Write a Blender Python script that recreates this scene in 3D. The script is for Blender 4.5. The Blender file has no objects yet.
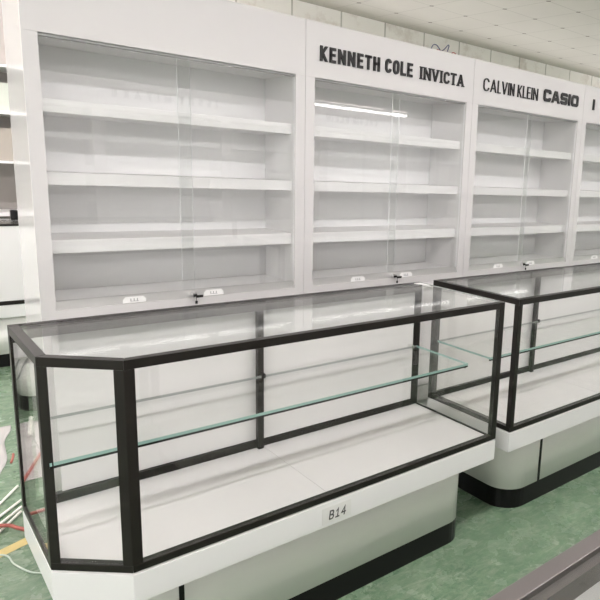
import bpy, bmesh, math, random
from mathutils import Vector, Matrix
random.seed(7)
S = bpy.context.scene
COL = S.collection
# ---------------------------------------------------------------- camera
yaw, pit, rol = 0.75223, -0.18954, 0.0494
fw = Vector((math.sin(yaw)*math.cos(pit), math.cos(yaw)*math.cos(pit), math.sin(pit)))
rt = Vector((math.cos(yaw), -math.sin(yaw), 0)); up = rt.cross(fw)
r2 = math.cos(rol)*rt + math.sin(rol)*up
u2 = -math.sin(rol)*rt + math.cos(rol)*up
cam_d = bpy.data.cameras.new('camera'); cam = bpy.data.objects.new('camera', cam_d); COL.objects.link(cam)
M = Matrix((r2, u2, -fw)).transposed().to_4x4(); M.translation = (-1.95475, -1.64771, 1.60574)
cam.matrix_world = M
cam_d.sensor_width = 36; cam_d.sensor_fit = 'HORIZONTAL'; cam_d.lens = 618.157/600*36
cam_d.shift_x = -(433.67-300)/600; cam_d.shift_y = (294.51-300)/600
cam_d.clip_start = 0.02
S.camera = cam
# ---------------------------------------------------------------- world, exposure, lamp strength
S.view_settings.view_transform = 'Standard'; S.view_settings.look = 'None'
S.view_settings.gamma = 1; S.view_settings.use_curve_mapping = False
S.view_settings.exposure = 0.60
TUBE_W = 21.0; UP = 1.2; SKY = 2.3; LCOL = (1, .943, .975)
S.cycles.max_bounces = 12; S.cycles.diffuse_bounces = 5; S.cycles.glossy_bounces = 5
S.cycles.transparent_max_bounces = 40
S.cycles.sample_clamp_indirect = 4
w = bpy.data.worlds.new('world'); S.world = w; w.use_nodes = True
w.node_tree.nodes['Background'].inputs[0].default_value = (1, .975, .985, 1)
w.node_tree.nodes['Background'].inputs[1].default_value = SKY

# ---------------------------------------------------------------- materials
def mat(name, col, rough=.5, metal=0, coat=0, bump=0, scale=40, var=0, spec=.5, emit=None):
    m = bpy.data.materials.new(name); m.use_nodes = True
    nt = m.node_tree; b = nt.nodes['Principled BSDF']
    b.inputs['Base Color'].default_value = (*col, 1); b.inputs['Roughness'].default_value = rough
    b.inputs['Metallic'].default_value = metal; b.inputs['Coat Weight'].default_value = coat
    b.inputs['Coat Roughness'].default_value = .05
    b.inputs['Specular IOR Level'].default_value = spec
    if bump or var:
        tc = nt.nodes.new('ShaderNodeTexCoord')
        n = nt.nodes.new('ShaderNodeTexNoise'); n.inputs['Scale'].default_value = scale; n.inputs['Detail'].default_value = 5
        nt.links.new(tc.outputs['Object'], n.inputs['Vector'])
        if bump:
            bp = nt.nodes.new('ShaderNodeBump'); bp.inputs['Strength'].default_value = bump; bp.inputs['Distance'].default_value = .01
            nt.links.new(n.outputs['Fac'], bp.inputs['Height']); nt.links.new(bp.outputs['Normal'], b.inputs['Normal'])
        if var:
            r = nt.nodes.new('ShaderNodeMapRange'); r.inputs['To Min'].default_value = 1-var; r.inputs['To Max'].default_value = 1+var
            mx = nt.nodes.new('ShaderNodeMix'); mx.data_type = 'RGBA'; mx.blend_type = 'MULTIPLY'; mx.inputs[0].default_value = 1
            mx.inputs[6].default_value = (*col, 1)
            nt.links.new(n.outputs['Fac'], r.inputs['Value']); nt.links.new(r.outputs[0], mx.inputs[7])
            nt.links.new(mx.outputs[2], b.inputs['Base Color'])
    if emit:
        b.inputs['Emission Color'].default_value = (1, .98, .95, 1); b.inputs['Emission Strength'].default_value = emit
    return m

def glass_mat(name, tint, edge=False, boost=1.0):
    """thin architectural glass: clear straight-through light plus Fresnel (Schlick) mirror reflection"""
    m = bpy.data.materials.new(name); m.use_nodes = True; nt = m.node_tree; nt.nodes.clear()
    out = nt.nodes.new('ShaderNodeOutputMaterial'); geo = nt.nodes.new('ShaderNodeNewGeometry')
    dot = nt.nodes.new('ShaderNodeVectorMath'); dot.operation = 'DOT_PRODUCT'
    nt.links.new(geo.outputs['Incoming'], dot.inputs[0]); nt.links.new(geo.outputs['Normal'], dot.inputs[1])
    def mth(op, a, b=None, c=None):
        n = nt.nodes.new('ShaderNodeMath'); n.operation = op
        for i, v in enumerate((a, b, c)):
            if v is None: continue
            if isinstance(v, (int, float)): n.inputs[i].default_value = v
            else: nt.links.new(v, n.inputs[i])
        return n.outputs[0]
    c = mth('ABSOLUTE', dot.outputs['Value']); k = mth('SUBTRACT', 1.0, c); p = mth('POWER', k, 5.0)
    f = mth('MULTIPLY_ADD', p, .96*boost, .04*boost); f = mth('MINIMUM', f, .95)
    tr = nt.nodes.new('ShaderNodeBsdfTransparent'); tr.inputs[0].default_value = (*tint, 1)
    gl = nt.nodes.new('ShaderNodeBsdfGlossy'); gl.inputs['Roughness'].default_value = .02; gl.inputs[0].default_value = (1, 1, 1, 1)
    mx = nt.nodes.new('ShaderNodeMixShader'); nt.links.new(f, mx.inputs[0]); nt.links.new(tr.outputs[0], mx.inputs[1]); nt.links.new(gl.outputs[0], mx.inputs[2])
    nt.links.new(mx.outputs[0], out.inputs[0])
    return m

WHITE = mat('white_lacquer', (.80, .79, .78), .12, coat=.6, var=.008, scale=3)
WHITE2 = mat('white_board', (.72, .71, .71), .32, var=.01, scale=6)
WHITEM = mat('white_satin_paint', (.565, .555, .553), .42, var=.008, scale=3)
INKL = mat('pale_grey_ink', (.38, .38, .38), .5)
ANO = mat('anodised_track_lit_rail', (.13, .12, .115), .38, metal=.6)
TRACKG = mat('grey_track', (.30, .30, .295), .6)
SHELFW = mat('white_shelf_board', (.80, .79, .785), .5)
BACKW = mat('pale_back_board', (.86, .855, .855), .7)
BODYW = mat('counter_body_white', (.90, .885, .86), .25, coat=.15, var=.01, scale=4)
APRON = mat('counter_rim_white', (.70, .70, .695), .3)
DECK = mat('deck_white', (.68, .675, .67), .28, var=.01, scale=5)
BLACK = mat('bronze_black_metal', (.014, .012, .010), .36, metal=.35, spec=.35, bump=.02, scale=300)
KICK = mat('black_plinth', (.007, .007, .007), .32, spec=.2)
ALU = mat('brushed_aluminium', (.62, .62, .61), .38, metal=.55, bump=.02, scale=150)
CHROME = mat('chrome', (.8, .8, .8), .12, metal=1)
INK = mat('black_acrylic_letter', (.006, .006, .006), .4, spec=.25)
INKG = mat('grey_ink', (.05, .05, .05), .5)
STICK = mat('sticker_film', (.66, .66, .64), .3)
LABELW = mat('white_label', (.86, .86, .85), .4)
GLASS = glass_mat('clear_glass', (.985, .99, .985), boost=.7)
GLASSD = glass_mat('door_glass', (.975, .98, .978), boost=1.5)
GLASSP = glass_mat('pane_glass', (.985, .985, .98), boost=.95)
EDGE = mat('green_glass_edge', (.30, .47, .43), .15, coat=.5)
EDGEL = mat('pale_glass_edge', (.90, .91, .91), .2)
EDGED = mat('grey_glass_edge', (.30, .32, .31), .2)

def nodes_floor():
    m = bpy.data.materials.new('green_epoxy_floor'); m.use_nodes = True; nt = m.node_tree; b = nt.nodes['Principled BSDF']
    L = nt.links.new; tc = nt.nodes.new('ShaderNodeTexCoord')
    def noise(s, d=6, r=.6, dist=0, stretch=None):
        n = nt.nodes.new('ShaderNodeTexNoise'); n.inputs['Scale'].default_value = s; n.inputs['Detail'].default_value = d
        n.inputs['Roughness'].default_value = r; n.inputs['Distortion'].default_value = dist
        if stretch:
            mp = nt.nodes.new('ShaderNodeMapping'); mp.inputs['Scale'].default_value = stretch; mp.inputs['Rotation'].default_value = (0, 0, .5)
            L(tc.outputs['Object'], mp.inputs[0]); L(mp.outputs[0], n.inputs['Vector'])
        else: L(tc.outputs['Object'], n.inputs['Vector'])
        return n.outputs['Fac']
    def ramp(f, stops):
        r = nt.nodes.new('ShaderNodeValToRGB'); e = r.color_ramp.elements
        e[0].position, e[0].color = stops[0][0], (*stops[0][1], 1); e[1].position, e[1].color = stops[1][0], (*stops[1][1], 1)
        for p, c in stops[2:]:
            x = e.new(p); x.color = (*c, 1)
        L(f, r.inputs[0]); return r.outputs[0]
    base = ramp(noise(6, 12, .82), [(.32, (.055, .115, .065)), (.68, (.155, .23, .145))])
    sc = ramp(noise(9, 12, .78, 1.4, (1, 2.8, 1)), [(.47, (0, 0, 0)), (.76, (1, 1, 1))])
    mx = nt.nodes.new('ShaderNodeMix'); mx.data_type = 'RGBA'; mx.inputs[7].default_value = (.42, .45, .36, 1)
    mu = nt.nodes.new('ShaderNodeMath'); mu.operation = 'MULTIPLY'; mu.inputs[1].default_value = .55
    L(sc, mu.inputs[0]); L(mu.outputs[0], mx.inputs[0]); L(base, mx.inputs[6])
    dk = ramp(noise(30, 3, .5), [(.70, (0, 0, 0)), (.76, (1, 1, 1))])
    m2 = nt.nodes.new('ShaderNodeMix'); m2.data_type = 'RGBA'; m2.inputs[7].default_value = (.05, .08, .055, 1)
    L(dk, m2.inputs[0]); L(mx.outputs[2], m2.inputs[6])
    sparkle = ramp(noise(38, 4, .7, 0, (1, 3.5, 1)), [(.68, (0, 0, 0)), (.74, (1, 1, 1))])  # pale flecks painted in as highlight sparkles on the glossy floor
    m3 = nt.nodes.new('ShaderNodeMix'); m3.data_type = 'RGBA'; m3.inputs[7].default_value = (.60, .62, .52, 1)
    L(sparkle, m3.inputs[0]); L(m2.outputs[2], m3.inputs[6]); L(m3.outputs[2], b.inputs['Base Color'])
    rr = ramp(noise(7, 6, .6), [(.35, (.10, .10, .10)), (.7, (.42, .42, .42))]); L(rr, b.inputs['Roughness'])
    bp = nt.nodes.new('ShaderNodeBump'); bp.inputs['Strength'].default_value = .25; bp.inputs['Distance'].default_value = .01
    L(noise(45, 4, .6), bp.inputs['Height']); L(bp.outputs[0], b.inputs['Normal'])
    return m

def nodes_ceiling():
    m = bpy.data.materials.new('ceiling_tiles'); m.use_nodes = True; nt = m.node_tree; b = nt.nodes['Principled BSDF']
    L = nt.links.new; geo = nt.nodes.new('ShaderNodeNewGeometry'); sp = nt.nodes.new('ShaderNodeSeparateXYZ'); L(geo.outputs['Position'], sp.inputs[0])
    def mth(op, a, b_=None, c=None):
        n = nt.nodes.new('ShaderNodeMath'); n.operation = op
        for i, v in enumerate((a, b_, c)):
            if v is None: continue
            if isinstance(v, (int, float)): n.inputs[i].default_value = v
            else: L(v, n.inputs[i])
        return n.outputs[0]
    # measured grid: x lines every .59 m, y lines every .626 m, slightly skewed
    u = mth('ADD', sp.outputs[0], mth('MULTIPLY', mth('SUBTRACT', sp.outputs[1], 4.99), .071))
    u = mth('DIVIDE', mth('SUBTRACT', u, CX0), .59); v = mth('DIVIDE', mth('SUBTRACT', sp.outputs[1], CY0), .626)
    du = mth('ABSOLUTE', mth('SUBTRACT', mth('FRACT', mth('ADD', u, .5)), .5)); dv = mth('ABSOLUTE', mth('SUBTRACT', mth('FRACT', mth('ADD', v, .5)), .5))
    line = mth('LESS_THAN', mth('MINIMUM', du, dv), .009)
    corner = mth('LESS_THAN', mth('ADD', mth('MULTIPLY', du, 1.0), mth('MULTIPLY', dv, 1.0)), .055)
    n = nt.nodes.new('ShaderNodeTexNoise'); n.inputs['Scale'].default_value = 1.2; n.inputs['Detail'].default_value = 6; L(geo.outputs['Position'], n.inputs['Vector'])
    r = nt.nodes.new('ShaderNodeValToRGB'); r.color_ramp.elements[0].color = (.58, .53, .495, 1); r.color_ramp.elements[1].color = (.65, .60, .56, 1)
    L(n.outputs['Fac'], r.inputs[0])
    m1 = nt.nodes.new('ShaderNodeMix'); m1.data_type = 'RGBA'; m1.inputs[7].default_value = (.34, .31, .28, 1); L(mth('MULTIPLY', line, .5), m1.inputs[0]); L(r.outputs[0], m1.inputs[6])
    m2 = nt.nodes.new('ShaderNodeMix'); m2.data_type = 'RGBA'; m2.inputs[7].default_value = (.16, .13, .11, 1); L(mth('MULTIPLY', corner, .75), m2.inputs[0]); L(m1.outputs[2], m2.inputs[6])
    L(m2.outputs[2], b.inputs['Base Color']); b.inputs['Roughness'].default_value = .9; b.inputs['Specular IOR Level'].default_value = .1
    return m

def nodes_wall():
    m = bpy.data.materials.new('stained_stone_wall'); m.use_nodes = True; nt = m.node_tree; b = nt.nodes['Principled BSDF']
    L = nt.links.new; tc = nt.nodes.new('ShaderNodeTexCoord')
    mp = nt.nodes.new('ShaderNodeMapping'); mp.inputs['Rotation'].default_value = (math.radians(90), 0, 0); L(tc.outputs['Object'], mp.inputs[0])
    br = nt.nodes.new('ShaderNodeTexBrick'); L(mp.outputs[0], br.inputs['Vector']); br.offset = 0
    br.inputs['Scale'].default_value = 1; br.inputs['Brick Width'].default_value = .72; br.inputs['Row Height'].default_value = .62
    br.inputs['Mortar Size'].default_value = .012; br.inputs['Color1'].default_value = (.93, .89, .86, 1); br.inputs['Color2'].default_value = (.89, .85, .82, 1); br.inputs['Mortar'].default_value = (.5, .47, .44, 1)
    n = nt.nodes.new('ShaderNodeTexNoise'); n.inputs['Scale'].default_value = 2.2; n.inputs['Detail'].default_value = 9; n.inputs['Roughness'].default_value = .7; L(tc.outputs['Object'], n.inputs['Vector'])
    r = nt.nodes.new('ShaderNodeValToRGB'); r.color_ramp.elements[0].position = .34; r.color_ramp.elements[0].color = (.62, .56, .52, 1); r.color_ramp.elements[1].position = .48; r.color_ramp.elements[1].color = (1, 1, 1, 1)
    L(n.outputs['Fac'], r.inputs[0])
    mx = nt.nodes.new('ShaderNodeMix'); mx.data_type = 'RGBA'; mx.blend_type = 'MULTIPLY'; mx.inputs[0].default_value = .6; L(br.outputs[0], mx.inputs[6]); L(r.outputs[0], mx.inputs[7])
    L(mx.outputs[2], b.inputs['Base Color']); b.inputs['Roughness'].default_value = .8
    return m

# ---------------------------------------------------------------- mesh helpers
def link(name, bm, mats, parent=None, bevel=0, smooth=False):
    me = bpy.data.meshes.new(name); bmesh.ops.recalc_face_normals(bm, faces=bm.faces); bm.to_mesh(me); bm.free()
    for m in (mats if isinstance(mats, (list, tuple)) else [mats]): me.materials.append(m)
    if smooth:
        for p in me.polygons: p.use_smooth = True
    o = bpy.data.objects.new(name, me); COL.objects.link(o)
    if parent: o.parent = parent
    if bevel:
        b = o.modifiers.new('bevel', 'BEVEL'); b.width = bevel; b.segments = 2; b.limit_method = 'ANGLE'
    return o
def bx(bm, x0, x1, y0, y1, z0, z1, mi=0):
    v = [bm.verts.new(p) for p in ((x0,y0,z0),(x1,y0,z0),(x1,y1,z0),(x0,y1,z0),(x0,y0,z1),(x1,y0,z1),(x1,y1,z1),(x0,y1,z1))]
    for f in ((0,3,2,1),(4,5,6,7),(0,1,5,4),(1,2,6,5),(2,3,7,6),(3,0,4,7)):
        bm.faces.new([v[i] for i in f]).material_index = mi
def prism(bm, poly, z0, z1, mi=0, side_mi=None):
    a = [bm.verts.new((x, y, z0)) for x, y in poly]; b = [bm.verts.new((x, y, z1)) for x, y in poly]; n = len(poly)
    f = bm.faces.new(a[::-1]); f.material_index = mi; f = bm.faces.new(b); f.material_index = mi
    for i in range(n):
        f = bm.faces.new((a[i], a[(i+1) % n], b[(i+1) % n], b[i])); f.material_index = mi if side_mi is None else side_mi
def tube(bm, pts, r, seg=8):
    pts = [Vector(p) for p in pts]; rings = []
    for i, p in enumerate(pts):
        d = (pts[min(i+1, len(pts)-1)] - pts[max(i-1, 0)]).normalized()
        a = d.cross(Vector((0, 0, 1)) if abs(d.z) < .9 else Vector((1, 0, 0))).normalized(); b = d.cross(a)
        rings.append([bm.verts.new(p + r*(math.cos(2*math.pi*k/seg)*a + math.sin(2*math.pi*k/seg)*b)) for k in range(seg)])
    for i in range(len(rings)-1):
        for k in range(seg): bm.faces.new((rings[i][k], rings[i][(k+1) % seg], rings[i+1][(k+1) % seg], rings[i+1][k]))
    bm.faces.new(rings[0]); bm.faces.new(rings[-1][::-1])
def spline(pts, n=8):
    P = [Vector(p) for p in pts]; out = []
    for i in range(len(P)-1):
        p0, p1, p2, p3 = P[max(i-1, 0)], P[i], P[i+1], P[min(i+2, len(P)-1)]
        for k in range(n):
            t = k/n; out.append(.5*((2*p1)+(p2-p0)*t+(2*p0-5*p1+4*p2-p3)*t*t+(3*p1-3*p2+p3-p0)*t**3))
    return out + [P[-1]]
def box(name, x0, x1, y0, y1, z0, z1, m, parent=None, bevel=0):
    bm = bmesh.new(); bx(bm, x0, x1, y0, y1, z0, z1); return link(name, bm, m, parent, bevel)
def thing(name, label, cat, loc=(0, 0, 0), rz=0, group=None):
    o = bpy.data.objects.new(name, None); COL.objects.link(o); o.empty_display_size = .1
    o.location = loc; o.rotation_euler = (0, 0, rz); return tag(o, label, cat, group)
def tag(o, label, cat, group=None, kind=None):
    if label: o['label'] = label
    if cat: o['category'] = cat
    if group: o['group'] = group
    if kind: o['kind'] = kind
    return o
def struct(o): o['kind'] = 'structure'; return o
def copy_tree(o, parent=None):
    c = o.copy(); COL.objects.link(c); c.parent = parent
    for ch in [x for x in o.children]: copy_tree(ch, c)
    return c

# ---------------------------------------------------------------- stroke lettering (glyphs in a 1 high box)
def arc(cx, cy, rx, ry, a0, a1, n=10):
    return [(cx+rx*math.cos(math.radians(a0+(a1-a0)*i/n)), cy+ry*math.sin(math.radians(a0+(a1-a0)*i/n))) for i in range(n+1)]
def G(ch, w):
    o = {
     'K': [[(0,0),(0,1)], ('P',w*.05,.42,w,1), ('P',w*.30,.52,w,0)],
     'E': [[(w,1),(0,1),(0,0),(w,0)], [(0,.52),(w*.85,.52)]],
     'N': [[(0,0),(0,1)], [(w,0),(w,1)], ('P',0,1,w,0)],
     'T': [[(0,1),(w,1)], [(w/2,1),(w/2,0)]],
     'H': [[(0,0),(0,1)], [(w,0),(w,1)], [(0,.52),(w,.52)]],
     'C': [arc(w/2,.70,w/2,.30,10,180)+arc(w/2,.30,w/2,.30,180,350)],
     'O': [arc(w/2,.70,w/2,.30,0,180)+arc(w/2,.30,w/2,.30,180,360)+[(w,.70)]],
     'L': [[(0,1),(0,0),(w,0)]],
     'I': [[(w/2,0),(w/2,1)]],
     'V': [('P',0,1,w/2,0), ('P',w/2,0,w,1)],
     'A': [('P',0,0,w/2,1), ('P',w/2,1,w,0), [(w*.22,.28),(w*.78,.28)]],
     'S': [arc(w/2,.74,w/2,.26,30,180,8)+arc(w/2,.74,w/2,.24,180,270,4)[1:]+arc(w/2,.25,w/2,.25,90,0,4)[1:]+arc(w/2,.25,w/2,.25,0,-150,8)[1:]],
     'Y': [('P',0,1,w/2,.45), ('P',w/2,.45,w,1), [(w/2,.5),(w/2,0)]],
     'M': [[(0,0),(0,1)], [(w,0),(w,1)], ('P',0,1,w/2,.1), ('P',w/2,.1,w,1)],
     'B': [[(0,0),(0,1),(w*.6,1)]+arc(w*.6,.76,w*.32,.24,90,-90,6)[1:]+[(0,.52)], [(w*.6,.52)]+arc(w*.6,.26,w*.4,.26,90,-90,6)+[(0,0)]],
     '1': [[(w*.1,.75),(w*.55,1),(w*.55,0)], [(0,0),(w,0)]],
     '4': [[(w*.75,0),(w*.75,1),(0,.3),(w,.3)]],
    }[ch]
    return o
BLK = { # squared extended letters
 'C': lambda w: [[(w,.72),(w,.93),(w-.12,1),(.12,1),(0,.88),(0,.12),(.12,0),(w-.12,0),(w,.12),(w,.28)]],
 'A': lambda w: [('P',0,0,w*.42,1), ('P',w*.58,1,w,0), [(w*.42,1),(w*.58,1)], [(w*.22,.26),(w*.8,.26)]],
 'S': lambda w: [[(w,.80),(w,.90),(w-.12,1),(.12,1),(0,.88),(0,.62),(.10,.52),(w-.1,.50),(w,.40),(w,.12),(w-.12,0),(.12,0),(0,.10),(0,.22)]],
 'I': lambda w: [[(w/2,0),(w/2,1)]],
 'O': lambda w: [[(.12,0),(w-.12,0),(w,.12),(w,.88),(w-.12,1),(.12,1),(0,.88),(0,.12),(.12,0)]]}
SERIF = {'I': [(0.5,0),(0.5,1)], 'N': [(0,0),(0,1),(1,1)], 'V': [(0,1),(1,1)], 'T': [(.5,0)], 'A': [(0,0),(1,0)], 'C': []}
def stroke(bm, pts, th, fx, d0, d1, cap=True):
    P = [Vector(p) for p in pts]; closed = len(P) > 2 and (P[0]-P[-1]).length < 1e-6
    if closed: P = P[:-1]
    elif len(P) < 7:
        P[0] = P[0]+(P[0]-P[1]).normalized()*th/2 if cap else P[0]; P[-1] = P[-1]+(P[-1]-P[-2]).normalized()*th/2 if cap else P[-1]
    n = len(P); Lf = []; Rt = []
    def nr(a, b): d = (b-a).normalized(); return Vector((-d.y, d.x))
    for i in range(n):
        if closed: a, b = nr(P[i-1], P[i]), nr(P[i], P[(i+1) % n])
        else:
            a = nr(P[i-1], P[i]) if i else nr(P[0], P[1]); b = nr(P[i], P[i+1]) if i < n-1 else a
        m = (a+b); m = m.normalized() if m.length > 1e-4 else a
        k = min(1/max(m.dot(a), .45), 1.9); Lf.append(P[i]+m*th/2*k); Rt.append(P[i]-m*th/2*k)
    seg = n if closed else n-1
    for i in range(seg):
        j = (i+1) % n; q = [Lf[i], Lf[j], Rt[j], Rt[i]]
        v = [bm.verts.new(fx(p, d)) for d in (d0, d1) for p in q]
        for f in ((0,1,2,3),(7,6,5,4),(0,4,5,1),(1,5,6,2),(2,6,7,3),(3,7,4,0)): bm.faces.new([v[k] for k in f])
def word(text, x0, x1, z0, z1, y, parent, m, th, depth=.008, style='plain', wids=None, gap=.22, slant=0, space=.5, nm='letter'):
    """letters in the plane y (facing -y), spread over x0..x1, heights z0..z1; each letter its own mesh"""
    W = {'I': .10, 'M': .62, 'V': .56, 'A': .56, 'T': .5}
    if wids: W.update(wids)
    dw = W.get('*', .46); tot = 0; lay = []
    for ch in text:
        if ch == ' ': tot += space; continue
        wd = W.get(ch, dw); lay.append((ch, tot, wd)); tot += wd+gap
    tot -= gap; h = z1-z0; sx = (x1-x0)/tot; hh = h-th
    for ch, px, wd in lay:
        bm = bmesh.new(); ins = th/2/sx
        wi = max(wd-2*ins, .0)*sx/hh
        gl = BLK[ch](wi) if style == 'block' else G(ch, wi)
        ox, oz = x0+px*sx+th/2, z0+th/2
        if wd*sx < th*1.2 and ch == 'I': ox = x0+px*sx+wd*sx/2; gl = [[(0,0),(0,1)]]
        fx = lambda p, d, ox=ox, oz=oz: (ox+p.x+slant*p.y, y-d, oz+p.y)
        for s in gl:
            if s[0] == 'P':
                _, xa, za, xb, zb_ = s; xa, za, xb, zb_ = [q*hh for q in (xa, za, xb, zb_)]
                L_ = math.hypot(xb-xa, zb_-za); hw = th/2*L_/abs(zb_-za)*.92
                k = (xb-xa)/(zb_-za); e = th/2*(1 if zb_ > za else -1)
                ea = e if min(abs(za), abs(za-hh)) < 1e-6 else 0; eb = e if min(abs(zb_), abs(zb_-hh)) < 1e-6 else 0
                za2, zb2 = za-ea, zb_+eb; xa2, xb2 = xa-k*ea*.3, xb+k*eb*.3
                q = [Vector((xa2-hw, za2)), Vector((xb2-hw, zb2)), Vector((xb2+hw, zb2)), Vector((xa2+hw, za2))]
                v = [bm.verts.new(fx(p, d)) for d in (0, depth*.98) for p in q]
                for f in ((0,1,2,3),(7,6,5,4),(0,4,5,1),(1,5,6,2),(2,6,7,3),(3,7,4,0)): bm.faces.new([v[k_] for k_ in f])
                continue
            stroke(bm, [(a*hh, b*hh) for a, b in s], th, fx, 0, depth)
        if style == 'serif':
            for sx_, sz in SERIF.get(ch, []):
                X = sx_*wi*hh if ch != 'I' or wi > .01 else 0
                if ch == 'I' and gl == [[(0,0),(0,1)]]: X = 0
                hw = th*.95
                zz = sz*hh; zz = zz-th*.28 if sz == 0 else zz+th*.28
                stroke(bm, [(X-hw, zz), (X+hw, zz)], th*.42, fx, 0, depth, False)
        link(nm, bm, m, parent)

# ================================================================ SETTING
ZC = 1.6057+1.48*1.3716      # 3.636
SX = 1.3716
CX0 = -1.955+(2.356+1.955)*SX; CY0 = -1.648+(2.745+1.648)*SX
YW = -1.648+(3.585+1.648)*SX
X0, X1, Y0 = -8, 15, -15
struct(box('floor', X0, X1, Y0, YW, -.1, 0, nodes_floor()))
struct(box('ceiling', X0, X1, Y0, YW, ZC, ZC+.1, nodes_ceiling()))
wm = nodes_wall()

plain = mat('painted_wall', (.72, .71, .69), .8, var=.03, scale=1)
FRAME_M = mat('fill_window_frame', (.7, .7, .7), .4)
wn = [0]
def fill_window_wall(name, axis, pos, th, a0, a1, z0, z1, w0, w1, m, inward):
    '''wall with one long window band (frame, mullions, glass), unseen and added for fill light, with a portal'''
    def b(bm, u0, u1, v0, v1, d0=0, d1=None):
        d1 = th if d1 is None else d1
        if axis == 'x': bx(bm, u0, u1, pos+d0, pos+d1, v0, v1)
        else: bx(bm, pos+d0, pos+d1, u0, u1, v0, v1)
    bm = bmesh.new()
    b(bm, a0, a1, 0, z0); b(bm, a0, a1, z1, ZC); b(bm, a0, w0, z0, z1); b(bm, w1, a1, z0, z1)
    bmesh.ops.remove_doubles(bm, verts=bm.verts, dist=1e-5)
    struct(link(name, bm, m))
    wn[0] += 1; bm = bmesh.new()
    b(bm, w0, w1, z0, z0+.06, .04, .10); b(bm, w0, w1, z1-.06, z1, .04, .10)
    k = max(2, round((w1-w0)/1.5))
    for i in range(k+1):
        u = w0+(w1-w0-.06)*i/k; b(bm, u, u+.06, z0+.06, z1-.06, .04, .10)
    wo = struct(link('fill_window_%d' % wn[0], bm, FRAME_M))
    bm = bmesh.new(); b(bm, w0+.01, w1-.01, z0+.01, z1-.01, .065, .071); link('pane', bm, GLASS, wo)
    ld = bpy.data.lights.new('fill_daylight', 'AREA'); ld.shape = 'RECTANGLE'; ld.size = w1-w0; ld.size_y = z1-z0; ld.cycles.is_portal = True
    lo = bpy.data.objects.new('fill_daylight', ld); COL.objects.link(lo); c = (w0+w1)/2; zc = (z0+z1)/2
    d = Vector(inward); out = th if sum(inward) < 0 else 0
    lo.location = (c, pos+out, zc) if axis == 'x' else (pos+out, c, zc)
    lo.rotation_euler = (-d).to_track_quat('Z', 'Y').to_euler()
fill_window_wall('wall_back', 'x', YW, .15, X0, X1, .9, 3.0, .2, 14.5, wm, (0, -1, 0))  # unseen windows in three walls, added to fill the hall with light
fill_window_wall('wall_left', 'y', X0-.15, .15, Y0, YW, .9, 3.2, -14, 5, plain, (1, 0, 0))
fill_window_wall('wall_right', 'y', X1, .15, Y0, YW, .9, 3.2, 1.6, 5.2, plain, (-1, 0, 0))
struct(box('wall_front', X0, X1, Y0-.15, Y0, 0, ZC, plain))

# marker scribbles and smudges on the stone wall
def scribble(pts, m, label):
    bm = bmesh.new(); tube(bm, spline([(x, YW-.004, z) for x, z in pts]), .006, 6)
    return tag(link('wall_scribble', bm, m), label, 'scribble')

# ================================================================ tube lamps
TUBE = mat('glowing_tube', (.9, .9, .9), .4, emit=9)
LAMPW = mat('lamp_housing', (.75, .75, .74), .4)
def lamp():
    t = thing('ceiling_lamp', 'twin tube lamp hanging in a row on two wires under the tiled ceiling', 'lamp', group='tube lamps in rows under the ceiling')
    bm = bmesh.new(); bx(bm, -.6, .6, -.05, .05, .05, .10); bx(bm, -.6, -.585, -.05, .05, 0, .05); bx(bm, .585, .6, -.05, .05, 0, .05)
    link('housing', bm, LAMPW, t)
    for s in (-.025, .025):
        bm = bmesh.new(); tube(bm, [(-.58, s, .025), (.58, s, .025)], .013, 8); link('light_tube', bm, TUBE, t, smooth=True)
    for x in (-.4, .4):
        bm = bmesh.new(); tube(bm, [(x, 0, .10), (x, 0, .13)], .004, 5); link('suspension_wire', bm, ALU, t)
    return t
L0 = lamp(); ZL = ZC-.45
first = True
def lamp_row(y, xs, e):
    global first
    for x in xs:
        o = L0 if first else copy_tree(L0); first = False
        o.location = (x, y, ZL)
    x0, x1 = min(xs)-.6, max(xs)+.6; n = max(1, round((x1-x0)/3.9)); st = (x1-x0)/n
    for k in range(n):
        for dn in (True, False):
            ld = bpy.data.lights.new('tube_light', 'AREA'); ld.shape = 'RECTANGLE'; ld.size = st; ld.size_y = .09
            ld.energy = TUBE_W*e*st/3.9*(1 if dn else UP); ld.color = LCOL
            lo = bpy.data.objects.new('tube_light', ld); COL.objects.link(lo); lo.location = (x0+st*(k+.5), y, ZL-.01 if dn else ZL+.12)
            if not dn: lo.rotation_euler = (math.pi, 0, 0)
R13 = lambda a, b: [i*1.3 for i in range(a, b)]
lamp_row(-1.25, R13(-5, 8), 1.9)
lamp_row(-4.9, R13(-5, 8), 1.7)
ZL = ZC-.13
lamp_row(-7.6, R13(-4, 8), 1.7)
lamp_row(-12.2, [8.6, 9.9, 11.2], 1.3)
ZL = ZC-.45
lamp_row(2.6, R13(-5, 2), 1.6)  # lamp row added out of view to brighten the ceiling and back wall
lamp_row(4.4, R13(-5, 1), 1.0)  # another added row, also out of view, for the dim back wall
lamp_row(3.9, R13(7, 11), 1.4)      # unseen lamps added behind the wall cabinets to lift ceiling and wall

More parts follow.
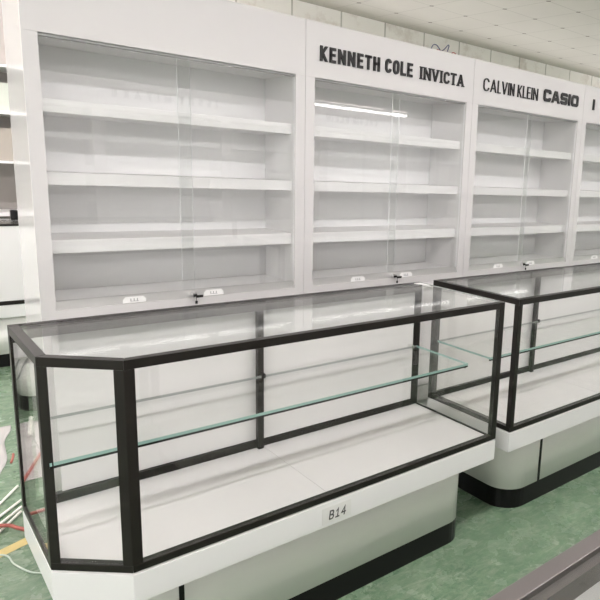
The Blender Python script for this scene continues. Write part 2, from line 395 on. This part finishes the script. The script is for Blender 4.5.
# ================================================================ WALL CABINETS
PW, DP = 1.252, .35
def cabinet(label, loc, rz=0, group=None):
    t = thing('wall_cabinet', label, 'display cabinet', loc, rz, group)
    m_, g = .0565, .0008
    zt, zb, zr, top, F = 2.0826, .967, .925, 2.361, .20
    # carcass sides with slim front stiles
    for a, b in ((g, .022), (PW-.022, PW-g)): box('side_panel', a, b, .0085, DP, .0, top, WHITE, t, .0015)
    bm = bmesh.new()
    for a, b in ((g, m_), (PW-m_, PW-g)): bx(bm, a, b, .0, .008, .0, zt)
    bx(bm, m_, PW-m_, 0, .008, zr, zb)
    link('front_frame', bm, WHITEM, t)
    box('back_panel', .0225, PW-.0225, DP-.018, DP-.002, .10, top-.002, BACKW, t)
    for a, b in ((.0225, m_), (PW-m_, PW-.0225)): box('inner_lining', a, b, .009, DP-.02, zr, top-.04, SHELFW, t)
    box('top_panel', .0225, PW-.0225, .02, DP-.019, top-.02, top-.001, WHITE2, t)
    box('fascia', g, PW-g, .0, .008, zt+.0006, top, WHITEM, t)
    box('soffit', m_+.0005, PW-m_-.0005, .009, DP-.019, zt+.001, zt+.018, SHELFW, t)
    box('cabinet_floor', m_+.0005, PW-m_-.0005, .036, DP-.019, zb-.03, zb+.026, SHELFW, t)
    for z0, z1 in ((1.785, 1.837), (1.492, 1.543), (1.205, 1.262)):
        box('shelf', m_+.0005, PW-m_-.0005, .038, DP-.019, z0, z1, SHELFW, t, .001)
    # aluminium door tracks
    bm = bmesh.new(); bx(bm, m_, PW-m_, .010, .034, zb-.02, zb+.003)
    for y in (.010, .0195, .0315): bx(bm, m_, PW-m_, y, y+.0025, zb+.003, zb+.036)
    link('lower_track', bm, ALU, t)
    bm = bmesh.new()
    bx(bm, m_, PW-m_, .010, .034, zt, zt+.0005)
    for y in (.010, .0195, .0315): bx(bm, m_, PW-m_, y, y+.0025, zt-.010, zt)
    link('upper_track', bm, TRACKG, t)
    # sliding glass doors, overlapping at the middle
    mid = PW/2
    for k, (a, b, y) in enumerate(((m_+.001, mid+.032, .0235), (mid-.030, PW-m_-.001, .0135))):
        bm = bmesh.new(); bx(bm, a, b, y, y+.005, zb+.005, zt-.002)
        bm.normal_update()
        for f in bm.faces:
            if abs(f.normal.x) > .5: f.material_index = 1
        link('sliding_door', bm, [GLASSD, EDGEL], t)
    # lower cupboard
    box('plinth', .0225, PW-.0225, .04, .058, .0, .10, WHITE2, t)
    for a, b in ((m_+.002, mid-.0015), (mid+.0015, PW-m_-.002)):
        d = box('cupboard_door', a, b, -.0, .018, .215, zr-.003, WHITE2, t, .0015)
        box('pull_recess', (a+b)/2-.06, (a+b)/2+.06, -.0025, .0, zr-.055, zr-.04, ALU, d)
    box('kick_drawer', m_+.002, PW-m_-.002, .0, .018, .105, .208, WHITE2, t, .0015)
    # lock with key
    bm = bmesh.new(); tube(bm, [(0, .0125, 0), (0, -.018, 0)], .013, 14); lko = link('lock', bm, CHROME, t); lko.location = (mid+.012, 0, zb+.016)
    bm = bmesh.new(); tube(bm, [(0, -.018, 0), (.004, -.034, -.002)], .004, 6)
    bx(bm, .002, .036, -.036, -.030, -.011, .001); tube(bm, [(.004, -.033, -.008), (.003, -.034, -.030)], .0015, 6); tube(bm, [(.003, -.034, -.026), (.002, -.034, -.040)], .006, 6)
    link('key', bm, KICK, lko)
    # small white number plates on the track
    for cx in (.372, .745):
        bm = bmesh.new(); pl = [(-.05, 0), (.05, 0), (.05, .016), (.038, .028), (-.038, .028), (-.05, .016)]
        vs = [[bm.verts.new((cx+x, y, zb+.002+z)) for x, z in pl] for y in (.0085, .0065)]
        bm.faces.new(vs[0]); bm.faces.new(vs[1][::-1])
        for i in range(6): bm.faces.new((vs[0][i], vs[0][(i+1) % 6], vs[1][(i+1) % 6], vs[1][i]))
        po = link('number_plate', bm, LABELW, t)
        bm = bmesh.new()
        bx(bm, cx-.018, cx+.018, .0058, .0064, zb+.008, zb+.0105)
        for q in (-.018, -.004, .010): bx(bm, cx+q, cx+q+.004, .0058, .0064, zb+.0105, zb+.022)
        link('printed_mark', bm, INKL, po)
    return t
YC = 1.30; XC = -.18398
c1 = cabinet('tall white wall cabinet at the far left end of the row, its side panel showing', (XC-PW, YC, 0))
c2 = cabinet('tall white wall cabinet under the letters KENNETH COLE and INVICTA', (XC, YC, 0))
c3 = cabinet('tall white wall cabinet under the letters CALVIN KLEIN and CASIO', (XC+PW, YC, 0))
c4 = cabinet('tall white wall cabinet at the right edge, beyond the one lettered CASIO', (XC+2*PW, YC, 0))
def fas(c): return [o for o in c.children if o.name.startswith('fascia')][0]
Zs = lambda v: v+.485
lx = lambda X: X-XC
word('KENNETH', lx(-.1), lx(.294), Zs(1.685), Zs(1.762), -.0005, fas(c2), INK, .0145, wids={'*': .46, 'T': .44, 'N': .50, 'E': .40}, gap=.15)
word('COLE', lx(.335), lx(.539), Zs(1.688), Zs(1.766), -.0005, fas(c2), INK, .0145, wids={'*': .44, 'E': .40, 'L': .38}, gap=.12)
word('INVICTA', lx(.596), lx(.972), Zs(1.688), Zs(1.760), -.0005, fas(c2), INK, .0125, style='serif', wids={'I': .22, 'C': .48, 'N': .54, 'T': .46, 'A': .56, 'V': .54}, gap=.10)
f3 = fas(c3); l3 = lambda X: X-XC-PW
word('CALVIN', l3(1.158), l3(1.470), Zs(1.690), Zs(1.772), -.0005, f3, INK, .0078, wids={'C': .62, 'A': .66, 'L': .34, 'V': .60, 'N': .48, 'I': .06}, gap=.15)
word('KLEIN', l3(1.508), l3(1.733), Zs(1.690), Zs(1.772), -.0005, f3, INK, .0078, wids={'K': .42, 'L': .32, 'E': .34, 'N': .48, 'I': .08}, gap=.12)
word('CASIO', l3(1.802), l3(2.237), Zs(1.697), Zs(1.782), -.0005, f3, INK, .0225, style='block', wids={'*': .80, 'C': .80, 'A': .90, 'S': .80, 'O': .84, 'I': .26}, gap=.12)
word('I', 2.440-(XC+2*PW), 2.462-(XC+2*PW), Zs(1.70), Zs(1.782), -.0005, fas(c4), INK, .021)

# the same kind of cabinets in a row facing these across the hall (mirrored in the glass)
YO = -2.35
oppo = []
for k in range(5):
    X = -1.452+k*PW
    lb = {1: 'tall white cabinet across the aisle lettered ISSEY MIYAKE, mirrored in the glass doors opposite',
          3: 'tall white cabinet across the aisle lettered CALVIN KLEIN, mirrored in the glass doors opposite'}.get(k)
    oppo.append(cabinet(lb or 'unlettered tall white cabinet behind the camera, facing the glass doors', (X+PW, YO, 0), math.pi,
                        None if lb else 'unlettered cabinets across the aisle'))
word('ISSEY', .10, .49, 2.20, 2.275, -.0005, fas(oppo[1]), INK, .018, gap=.5)
word('MIYAKE', .57, 1.131, 2.20, 2.275, -.0005, fas(oppo[1]), INK, .018, gap=.5)
word('CALVIN', .45, .83, 2.195, 2.28, -.0005, fas(oppo[3]), INK, .015)
word('KLEIN', .895, 1.22, 2.195, 2.28, -.0005, fas(oppo[3]), INK, .015)

# ================================================================ GLASS SHOWCASES
Hh, Wd, BS = .6157, .55, .026
ZD = .485
def inset(poly, d):
    n = len(poly); out = []
    for i in range(n):
        p0, p1, p2 = Vector(poly[i-1]), Vector(poly[i]), Vector(poly[(i+1) % n])
        e1, e2 = (p1-p0).normalized(), (p2-p1).normalized(); n1, n2 = Vector((-e1.y, e1.x)), Vector((-e2.y, e2.x))
        m = (n1+n2).normalized(); out.append(p1+m*d/m.dot(n1))
    return out
def rounded(x0, x1, y0, y1, r, n=8):
    rs = r if isinstance(r, (list, tuple)) else (r,)*4; o = []
    for (cx, cy, a), q in zip(((x1, y0, -90), (x1, y1, 0), (x0, y1, 90), (x0, y0, 180)), rs):
        sx = -1 if cx == x1 else 1; sy = 1 if cy == y0 else -1
        for i in range(n+1):
            t = math.radians(a+90*i/n); o.append((cx+sx*q+q*math.cos(t), cy+sy*q+q*math.sin(t)))
    return o
def showcase(label, loc, L, cham=None, ends=(.135, .06), slim_right=True, mid=None, door_gap=0, gaps=(), shelf=(.02, .06, .135, .47), glint=False, group=None, railm=None, trw=.040):
    railm = railm or BLACK
    t = thing('glass_showcase', label, 'showcase', loc, 0, group)
    if cham: a, b = cham; poly = [(b, 0), (L, 0), (L, Wd), (0, Wd), (0, a)]; names = ['front', 'right', 'back', 'left', 'chamfer']
    else: poly = [(0, 0), (L, 0), (L, Wd), (0, Wd)]; names = ['front', 'right', 'back', 'left']
    n = len(poly); P = [Vector(p) for p in poly]; I = inset(poly, BS); I2 = inset(poly, .008)
    # plinth, body, rim
    bp = rounded(ends[0], L-ends[1], .095, Wd-.05, (.10, .04, .04, .13))
    bm = bmesh.new(); prism(bm, bp, 0, .10); link('plinth', bm, KICK, t)
    bm = bmesh.new(); prism(bm, bp, .1003, .394); bo = link('body', bm, BODYW, t)
    for o in (bo,):
        for p in o.data.polygons: p.use_smooth = abs(p.normal.z) < .5
    for gx in gaps: box('gap_strip', gx-.008, gx+.008, .0915, .0945, .1008, .3945, KICK, bo)
    bm = bmesh.new(); prism(bm, poly, .395, ZD-.0005); link('rim', bm, APRON, t, .0015)
    # deck in two boards meeting at the middle post
    mx = mid if mid else L/2
    dp = [(p.x, p.y) for p in inset(poly, .004)]
    def clip(pl, xs, left):
        out = []
        for i in range(len(pl)):
            p, q = pl[i], pl[(i+1) % len(pl)]; ip = (p[0] <= xs) == left; iq = (q[0] <= xs) == left
            if ip: out.append(p)
            if ip != iq: s = (xs-p[0])/(q[0]-p[0]); out.append((xs, p[1]+s*(q[1]-p[1])))
        return out
    for lf in (True, False):
        bm = bmesh.new(); prism(bm, clip(dp, mx+(-.0006 if lf else .0006), lf), ZD, ZD+.006); link('deck_board', bm, DECK, t)
    z0, z1 = ZD+.0002, ZD+Hh
    # posts
    slimc = lambda i: names[i] == 'back' or (slim_right and (names[i] == 'right' or names[i-1] == 'right')) or names[i-1] == 'back'
    for i in range(n):
        if names[i] == 'x': continue
        e1 = (P[i-1]-P[i]).normalized(); e2 = (P[(i+1) % n]-P[i]).normalized()
        bm = bmesh.new(); s = BS
        if abs(e1.dot(e2)) < .01:
            q = [P[i], P[i]+e2*s, I[i], P[i]+e1*s]
            if abs(P[i].y-Wd) < 1e-6 and P[i].x < L/2: q = [P[i], P[i]+e2*s, P[i]+e2*s+e1*.036, P[i]+e1*.036]
            if abs(P[i].y-Wd) < 1e-6 and P[i].x > L/2: q = [P[i], P[i]+e2*.040, P[i]+e2*.040+e1*s, P[i]+e1*s]
        else: q = [P[i], P[i]+e2*s*1.05, I[i], P[i]+e1*s*1.05]
        prism(bm, [(v.x, v.y) for v in q], ZD+(.0065 if slimc(i) else .0065+BS*.81), z1 if slimc(i) else z1-BS); link('corner_post', bm, BLACK, t, .0012)
    if mid: box('middle_post', mid-.030, mid-.006, Wd-.046, Wd-.023, ZD+.0065, z1-.041, BLACK, t, .0012)
    # rails and panes
    for i in range(n):
        j = (i+1) % n; nm = names[i]; slim = slim_right and nm == 'right'
        h = .007 if slim else BS
        A, B = P[i], P[j]; e = (B-A).normalized(); nn = Vector((-e.y, e.x)); wd_ = .010 if slim else BS
        s0 = A+e*BS*1.02; s1 = B-e*BS*1.02
        q = [s0, s1, s1+nn*wd_, s0+nn*wd_]
        if not slim and nm != 'back':
            qa = (s0, s0+nn*wd_) if slimc(i) else (A+e*.0004, I[i]+e*.0004)
            qb = (s1, s1+nn*wd_) if slimc(j) else (B-e*.0004, I[j]-e*.0004)
            q = [qa[0], qb[0], qb[1], qa[1]]
        if nm == 'back':
            bm = bmesh.new(); prism(bm, [(v.x, v.y) for v in q], ZD+.0065, ZD+.036); link('bottom_rail', bm, BLACK, t, .001)
            bm = bmesh.new(); prism(bm, [(v.x, v.y) for v in q], z1-.014, z1); link('top_rail', bm, railm, t, .001)
            q2 = [s0+nn*BS, s1+nn*BS, s1+nn*trw, s0+nn*trw]
            bm = bmesh.new(); prism(bm, [(v.x, v.y) for v in q2], z1-.040, z1-.009); link('door_track', bm, ANO, t)
            lo, hi = min(s0.x, s1.x), max(s0.x, s1.x); mm = mx
            for k, (u0, u1) in enumerate(((lo+.001+door_gap, mm+.02+door_gap*.3), (mm-.02, hi-.001))):
                d = box('back_door', u0, u1, Wd-.012-k*.009, Wd-.005-k*.009, ZD+.037, z1-.015, DECK, t)
            continue
        bm = bmesh.new(); prism(bm, [(v.x, v.y) for v in q], ZD+.0065, ZD+.0065+h*.81); link('bottom_rail', bm, BLACK, t, .001)
        bm = bmesh.new(); prism(bm, [(v.x, v.y) for v in q], z1-(h if not slim else .004), z1); link('top_rail', bm, EDGED if slim else BLACK, t, .001)
        c0 = s0+nn*.004; c1_ = s1+nn*.004; q = [c0, c1_, c1_+nn*.005, c0+nn*.005]
        zz0 = ZD+.0065+h*.85 if not slim else ZD+.017
        bm = bmesh.new(); prism(bm, [(v.x, v.y) for v in q], zz0, z1-h if not slim else z1-.0045); link('side_pane', bm, [GLASSP], t)
    ti = inset(poly, BS*.92)
    if slim_right:
        for k, v in enumerate(ti):
            if abs(v.x-(L-BS*.92)) < 1e-3: v.x = L-.0105
        tp = [(v.x, v.y) for v in ti]
    else: tp = [(v.x, v.y) for v in ti]
    bm = bmesh.new(); prism(bm, tp, z1-.008, z1-.001, 0); link('top_pane', bm, [GLASS], t)
    # glass shelf
    l, r, f, bk = shelf; zs = ZD+.325
    if cham: sp = [(l+.0, f), (L-r, f), (L-r, bk), (l, bk)]
    else: sp = [(l, f), (L-r, f), (L-r, bk), (l, bk)]
    bm = bmesh.new(); prism(bm, sp, zs-.010, zs, 0, 1)
    bm.faces.ensure_lookup_table()
    for fc in bm.faces:
        c = fc.calc_center_median()
        if abs(c.y-bk) < 1e-4: fc.material_index = 2
    sh = link('glass_shelf', bm, [GLASS, EDGE, EDGED], t)
    box('refraction_strip', l, L-r, f+.001, f+.007, zs-.0175, zs-.0102, KICK, sh)  # dark strip added for the refraction line along the shelf's glass edge
    for cx, cm in (((mid-.022, BLACK), (L-r-.03, CHROME)) if mid else ((L-r-.03, CHROME),)):
        box('shelf_clip', cx-.008, cx+.008, bk-.006, bk+.022, zs-.013, zs+.006, cm, sh, .002)
    bm = bmesh.new(); tube(bm, [(L-r-.006, f+.012, zs-.010), (L-r-.006, f+.012, zs-.024)], .004, 8); link('shelf_pin', bm, KICK, sh)
    if glint:
        bm = bmesh.new(); prism(bm, [(L-.055, Wd-.03), (L-.02, Wd-.03), (L-.02, Wd-.10)], z1-.0008, z1+.003); link('corner_glint', bm, LABELW, t)  # white sliver modelling the glare on the top glass corner
    return t
L1 = 1.658
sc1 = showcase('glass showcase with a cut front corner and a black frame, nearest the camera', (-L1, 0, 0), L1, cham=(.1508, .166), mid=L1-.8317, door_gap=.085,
    gaps=(L1-1.33,), shelf=(.012, .060, .135, .478), glint=True)
# number sticker on the rim
rim = [o for o in sc1.children if o.name.startswith('rim')][0]
st = box('number_sticker', L1-.884, L1-.765, -.0012, -.0002, .407, .468, STICK, rim)
word('B14', L1-.858, L1-.788, .418, .453, -.0014, st, INKG, .0052, depth=.0004, slant=.12, wids={'B': .5, '1': .42, '4': .5}, gap=.16, nm='character')
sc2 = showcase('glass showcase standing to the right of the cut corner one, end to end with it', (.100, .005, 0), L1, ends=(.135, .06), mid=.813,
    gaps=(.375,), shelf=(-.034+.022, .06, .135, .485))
sc3 = showcase('glass showcase close to the camera at the lower right corner, only its rear rail showing', (-2.7, -1.213-Wd, 0), L1, mid=L1/2, railm=ANO)  # rail coloured grey for the ceiling light its black metal reflects
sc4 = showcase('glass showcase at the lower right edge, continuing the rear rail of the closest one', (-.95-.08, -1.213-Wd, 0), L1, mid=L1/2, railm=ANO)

# ================================================================ BEHIND THE CABINETS, AT THE LEFT
FILM = bpy.data.materials.new('cloudy_plastic_film'); FILM.use_nodes = True
nt = FILM.node_tree; bs = nt.nodes['Principled BSDF']; bs.inputs['Base Color'].default_value = (.55, .53, .51, 1); bs.inputs['Roughness'].default_value = .25
trn = nt.nodes.new('ShaderNodeBsdfTransparent'); mxs = nt.nodes.new('ShaderNodeMixShader'); mxs.inputs[0].default_value = .72
nt.links.new(trn.outputs[0], mxs.inputs[1]); nt.links.new(bs.outputs[0], mxs.inputs[2]); nt.links.new(mxs.outputs[0], nt.nodes['Material Output'].inputs[0])
RED = mat('red_rubber', (.30, .075, .055), .6); CORD = mat('white_cord', (.80, .78, .72), .4); YEL = mat('worn_yellow_tape', (.50, .40, .16), .6, var=.25, scale=25)
# two more showcases of the same kind standing behind the row
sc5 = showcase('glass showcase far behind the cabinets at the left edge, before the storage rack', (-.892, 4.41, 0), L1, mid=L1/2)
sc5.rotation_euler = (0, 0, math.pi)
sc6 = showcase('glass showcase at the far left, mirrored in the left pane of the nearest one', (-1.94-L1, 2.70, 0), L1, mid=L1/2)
bm = bmesh.new(); tube(bm, spline([(-2.046, 2.788, .36), (-2.016, 2.786, .31), (-1.985, 2.792, .235), (-1.95, 2.80, .23), (-1.975, 2.79, .30), (-2.0, 2.788, .36)]), .005, 6)
tag(link('loop_cord', bm, mat('grey_cord', (.25, .25, .25), .5)), 'grey cord hanging in a loop on the rounded body of the far left showcase', 'cord')
# tall storage rack further back
sr = thing('storage_rack', 'tall grey storage rack with white boards seen past the left end cabinet', 'rack', (-2.3, 4.6, 0))
box('back_sheet', 0, 2.2, .42, .44, .1, 2.9, mat('rack_back_grey', (.27, .25, .23), .7, var=.2, scale=2), sr)
for z, h in ((.35, .03), (1.10, .03), (1.535, .02), (1.93, .03), (2.30, .02)): box('rack_shelf', .031, 2.169, .0, .415, z, z+h, WHITE2, sr)
for x in (0, 2.17):
    for y in (0, .385): box('upright', x, x+.03, y, y+.03, 0, 2.9, WHITE2, sr)
PALEG = mat('pale_green_card', (.48, .51, .45), .6, var=.05, scale=5)
tag(box('carton', -1.9, -.9, 4.63, 4.96, 1.5605-.0045, 1.82, mat('brown_grey_card', (.34, .31, .27), .7, var=.08, scale=4)), 'brown grey carton on the rack, on the board below the pale green carton', 'box')
tag(box('carton', -1.9, -.9, 4.63, 4.96, 1.961, 2.18, PALEG), 'pale green carton on the storage rack above the brown one', 'box')
tag(box('bottle', -1.08, -1.03, 4.20, 4.25, 1.1012, 1.18, KICK, None, .008), 'small black bottle standing on top of the showcase behind the row', 'bottle')

# crumpled film on the floor
bm = bmesh.new(); NX, NY = 70, 56
q00, q10, q11, q01 = Vector((-2.7, 1.80)), Vector((-1.58, 1.80)), Vector((-1.40, 2.62)), Vector((-2.7, 2.62))
from mathutils import noise as mn
gv = []
for j in range(NY+1):
    row = []
    for i in range(NX+1):
        a, b = i/NX, j/NY; p = (q00*(1-a)+q10*a)*(1-b)+(q01*(1-a)+q11*a)*b
        ed = min(1, 7*min(a, 1-a, b, 1-b)); z = .004+ed*(.012+.03*abs(mn.noise(Vector((p.x*5, p.y*4, 1.3))))+.012*abs(mn.noise(Vector((p.x*15, p.y*11, 4)))))
        p = p+Vector((mn.noise(Vector((p.y*4, 0, 2))), mn.noise(Vector((p.x*4, 5, 2)))))*.03
        row.append(bm.verts.new((p.x, p.y, z)))
    gv.append(row)
for j in range(NY):
    for i in range(NX): bm.faces.new((gv[j][i], gv[j][i+1], gv[j+1][i+1], gv[j+1][i]))
film = link('plastic_sheet', bm, FILM, smooth=True)
so = film.modifiers.new('solid', 'SOLIDIFY'); so.thickness = .0015
tag(film, 'crumpled cloudy plastic sheet on the green floor behind the cut corner showcase', 'plastic sheet')
def cord(name, pts, r, m, label, cat, group=None):
    bm = bmesh.new(); tube(bm, spline(pts), r, 8); return tag(link(name, bm, m, smooth=True), label, cat, group)
cord('red_hose', [(-1.85, 1.41, .0235), (-1.70, 1.40, .0235), (-1.61, 1.365, .0235), (-1.58, 1.32, .0235), (-1.55, 1.27, .0235)], .008, RED, 'red rubber hose lying on the green floor beside the yellow tape', 'hose')
cord('red_pole', [(-1.77, 1.58, .058), (-1.826, 1.71, .058), (-1.936, 1.96, .058), (-2.02, 2.15, .058)], .008, RED, 'thin red pole lying across the plastic sheet', 'pole')
cord('red_strap', [(-1.50, 1.95, .055), (-1.485, 2.00, .056), (-1.475, 2.05, .056)], .006, RED, 'short red strap lying on the plastic sheet at the left', 'strap')
for k, (a, b) in enumerate((((-1.57, 1.66), (-1.50, 1.77)), ((-1.59, 1.52), (-1.51, 1.61)), ((-1.60, 1.45), (-1.52, 1.54)), ((-1.61, 1.39), (-1.53, 1.50)))):
    ax, ay = a; bx_, by = b; dx, dy = (bx_-ax), (by-ay)
    cord('electric_cable', [(ax-dx*1.6, ay-dy*1.5, .008), (ax-dx, ay-dy*.95, .008), (ax, ay, .009), (bx_-dx*.1, by-dy*.15, .010)], .0055, CORD,
         ['white cord fanning out on the floor, one of four parallel strands nearest the plastic sheet', 'white cord strand second from the plastic sheet in the fan of four', 'white cord strand third from the plastic sheet in the fan of four', 'white cord strand closest to the red hose in the fan of four'][k], 'cord', 'fan of white cords')
cord('thin_wire', [(-1.75, 1.22, .004), (-1.65, 1.16, .004), (-1.63, 1.07, .004), (-1.60, .99, .004), (-1.57, .95, .004), (-1.50, .90, .004)], .0035, mat('clear_wire', (.45, .52, .45), .3), 'thin pale wire looping on the green floor beside the cut corner showcase', 'wire')
bm = bmesh.new(); tp_ = [(-1.95, 1.045), (-1.15, 1.36), (-1.15, 1.415), (-1.95, 1.10)]
prism(bm, [(x, y) for x, y in tp_], .0003, .0012); tag(link('floor_tape', bm, YEL), 'worn yellow tape strip stuck on the green floor', 'tape')
bm = bmesh.new(); tube(bm, [(-2.0, 2.55, .056), (-1.946, 2.28, .056)], .009, 8); tag(link('white_stick', bm, CORD), 'short white stick lying on the plastic sheet in front of the far left showcase', 'stick')
# scribbles on the stone wall
BLUE = mat('blue_marker', (.06, .07, .22), .6); REDM = mat('red_marker', (.55, .08, .10), .6)
scribble([(4.46, 3.44), (4.50, 3.50), (4.56, 3.51), (4.61, 3.48), (4.65, 3.44)], BLUE, 'dark blue marker loop scribbled on the stone wall above INVICTA')
scribble([(4.66, 3.44), (4.72, 3.47), (4.80, 3.545), (4.82, 3.53), (4.79, 3.45)], BLUE, 'dark blue marker stroke with a pointed top, right of the blue loop')
scribble([(4.58, 3.45), (4.66, 3.44), (4.72, 3.44)], REDM, 'red marker dash on the stone wall under the blue loop')
scribble([(4.88, 3.44), (4.92, 3.46), (4.97, 3.45)], REDM, 'red marker dash on the stone wall right of the blue strokes')
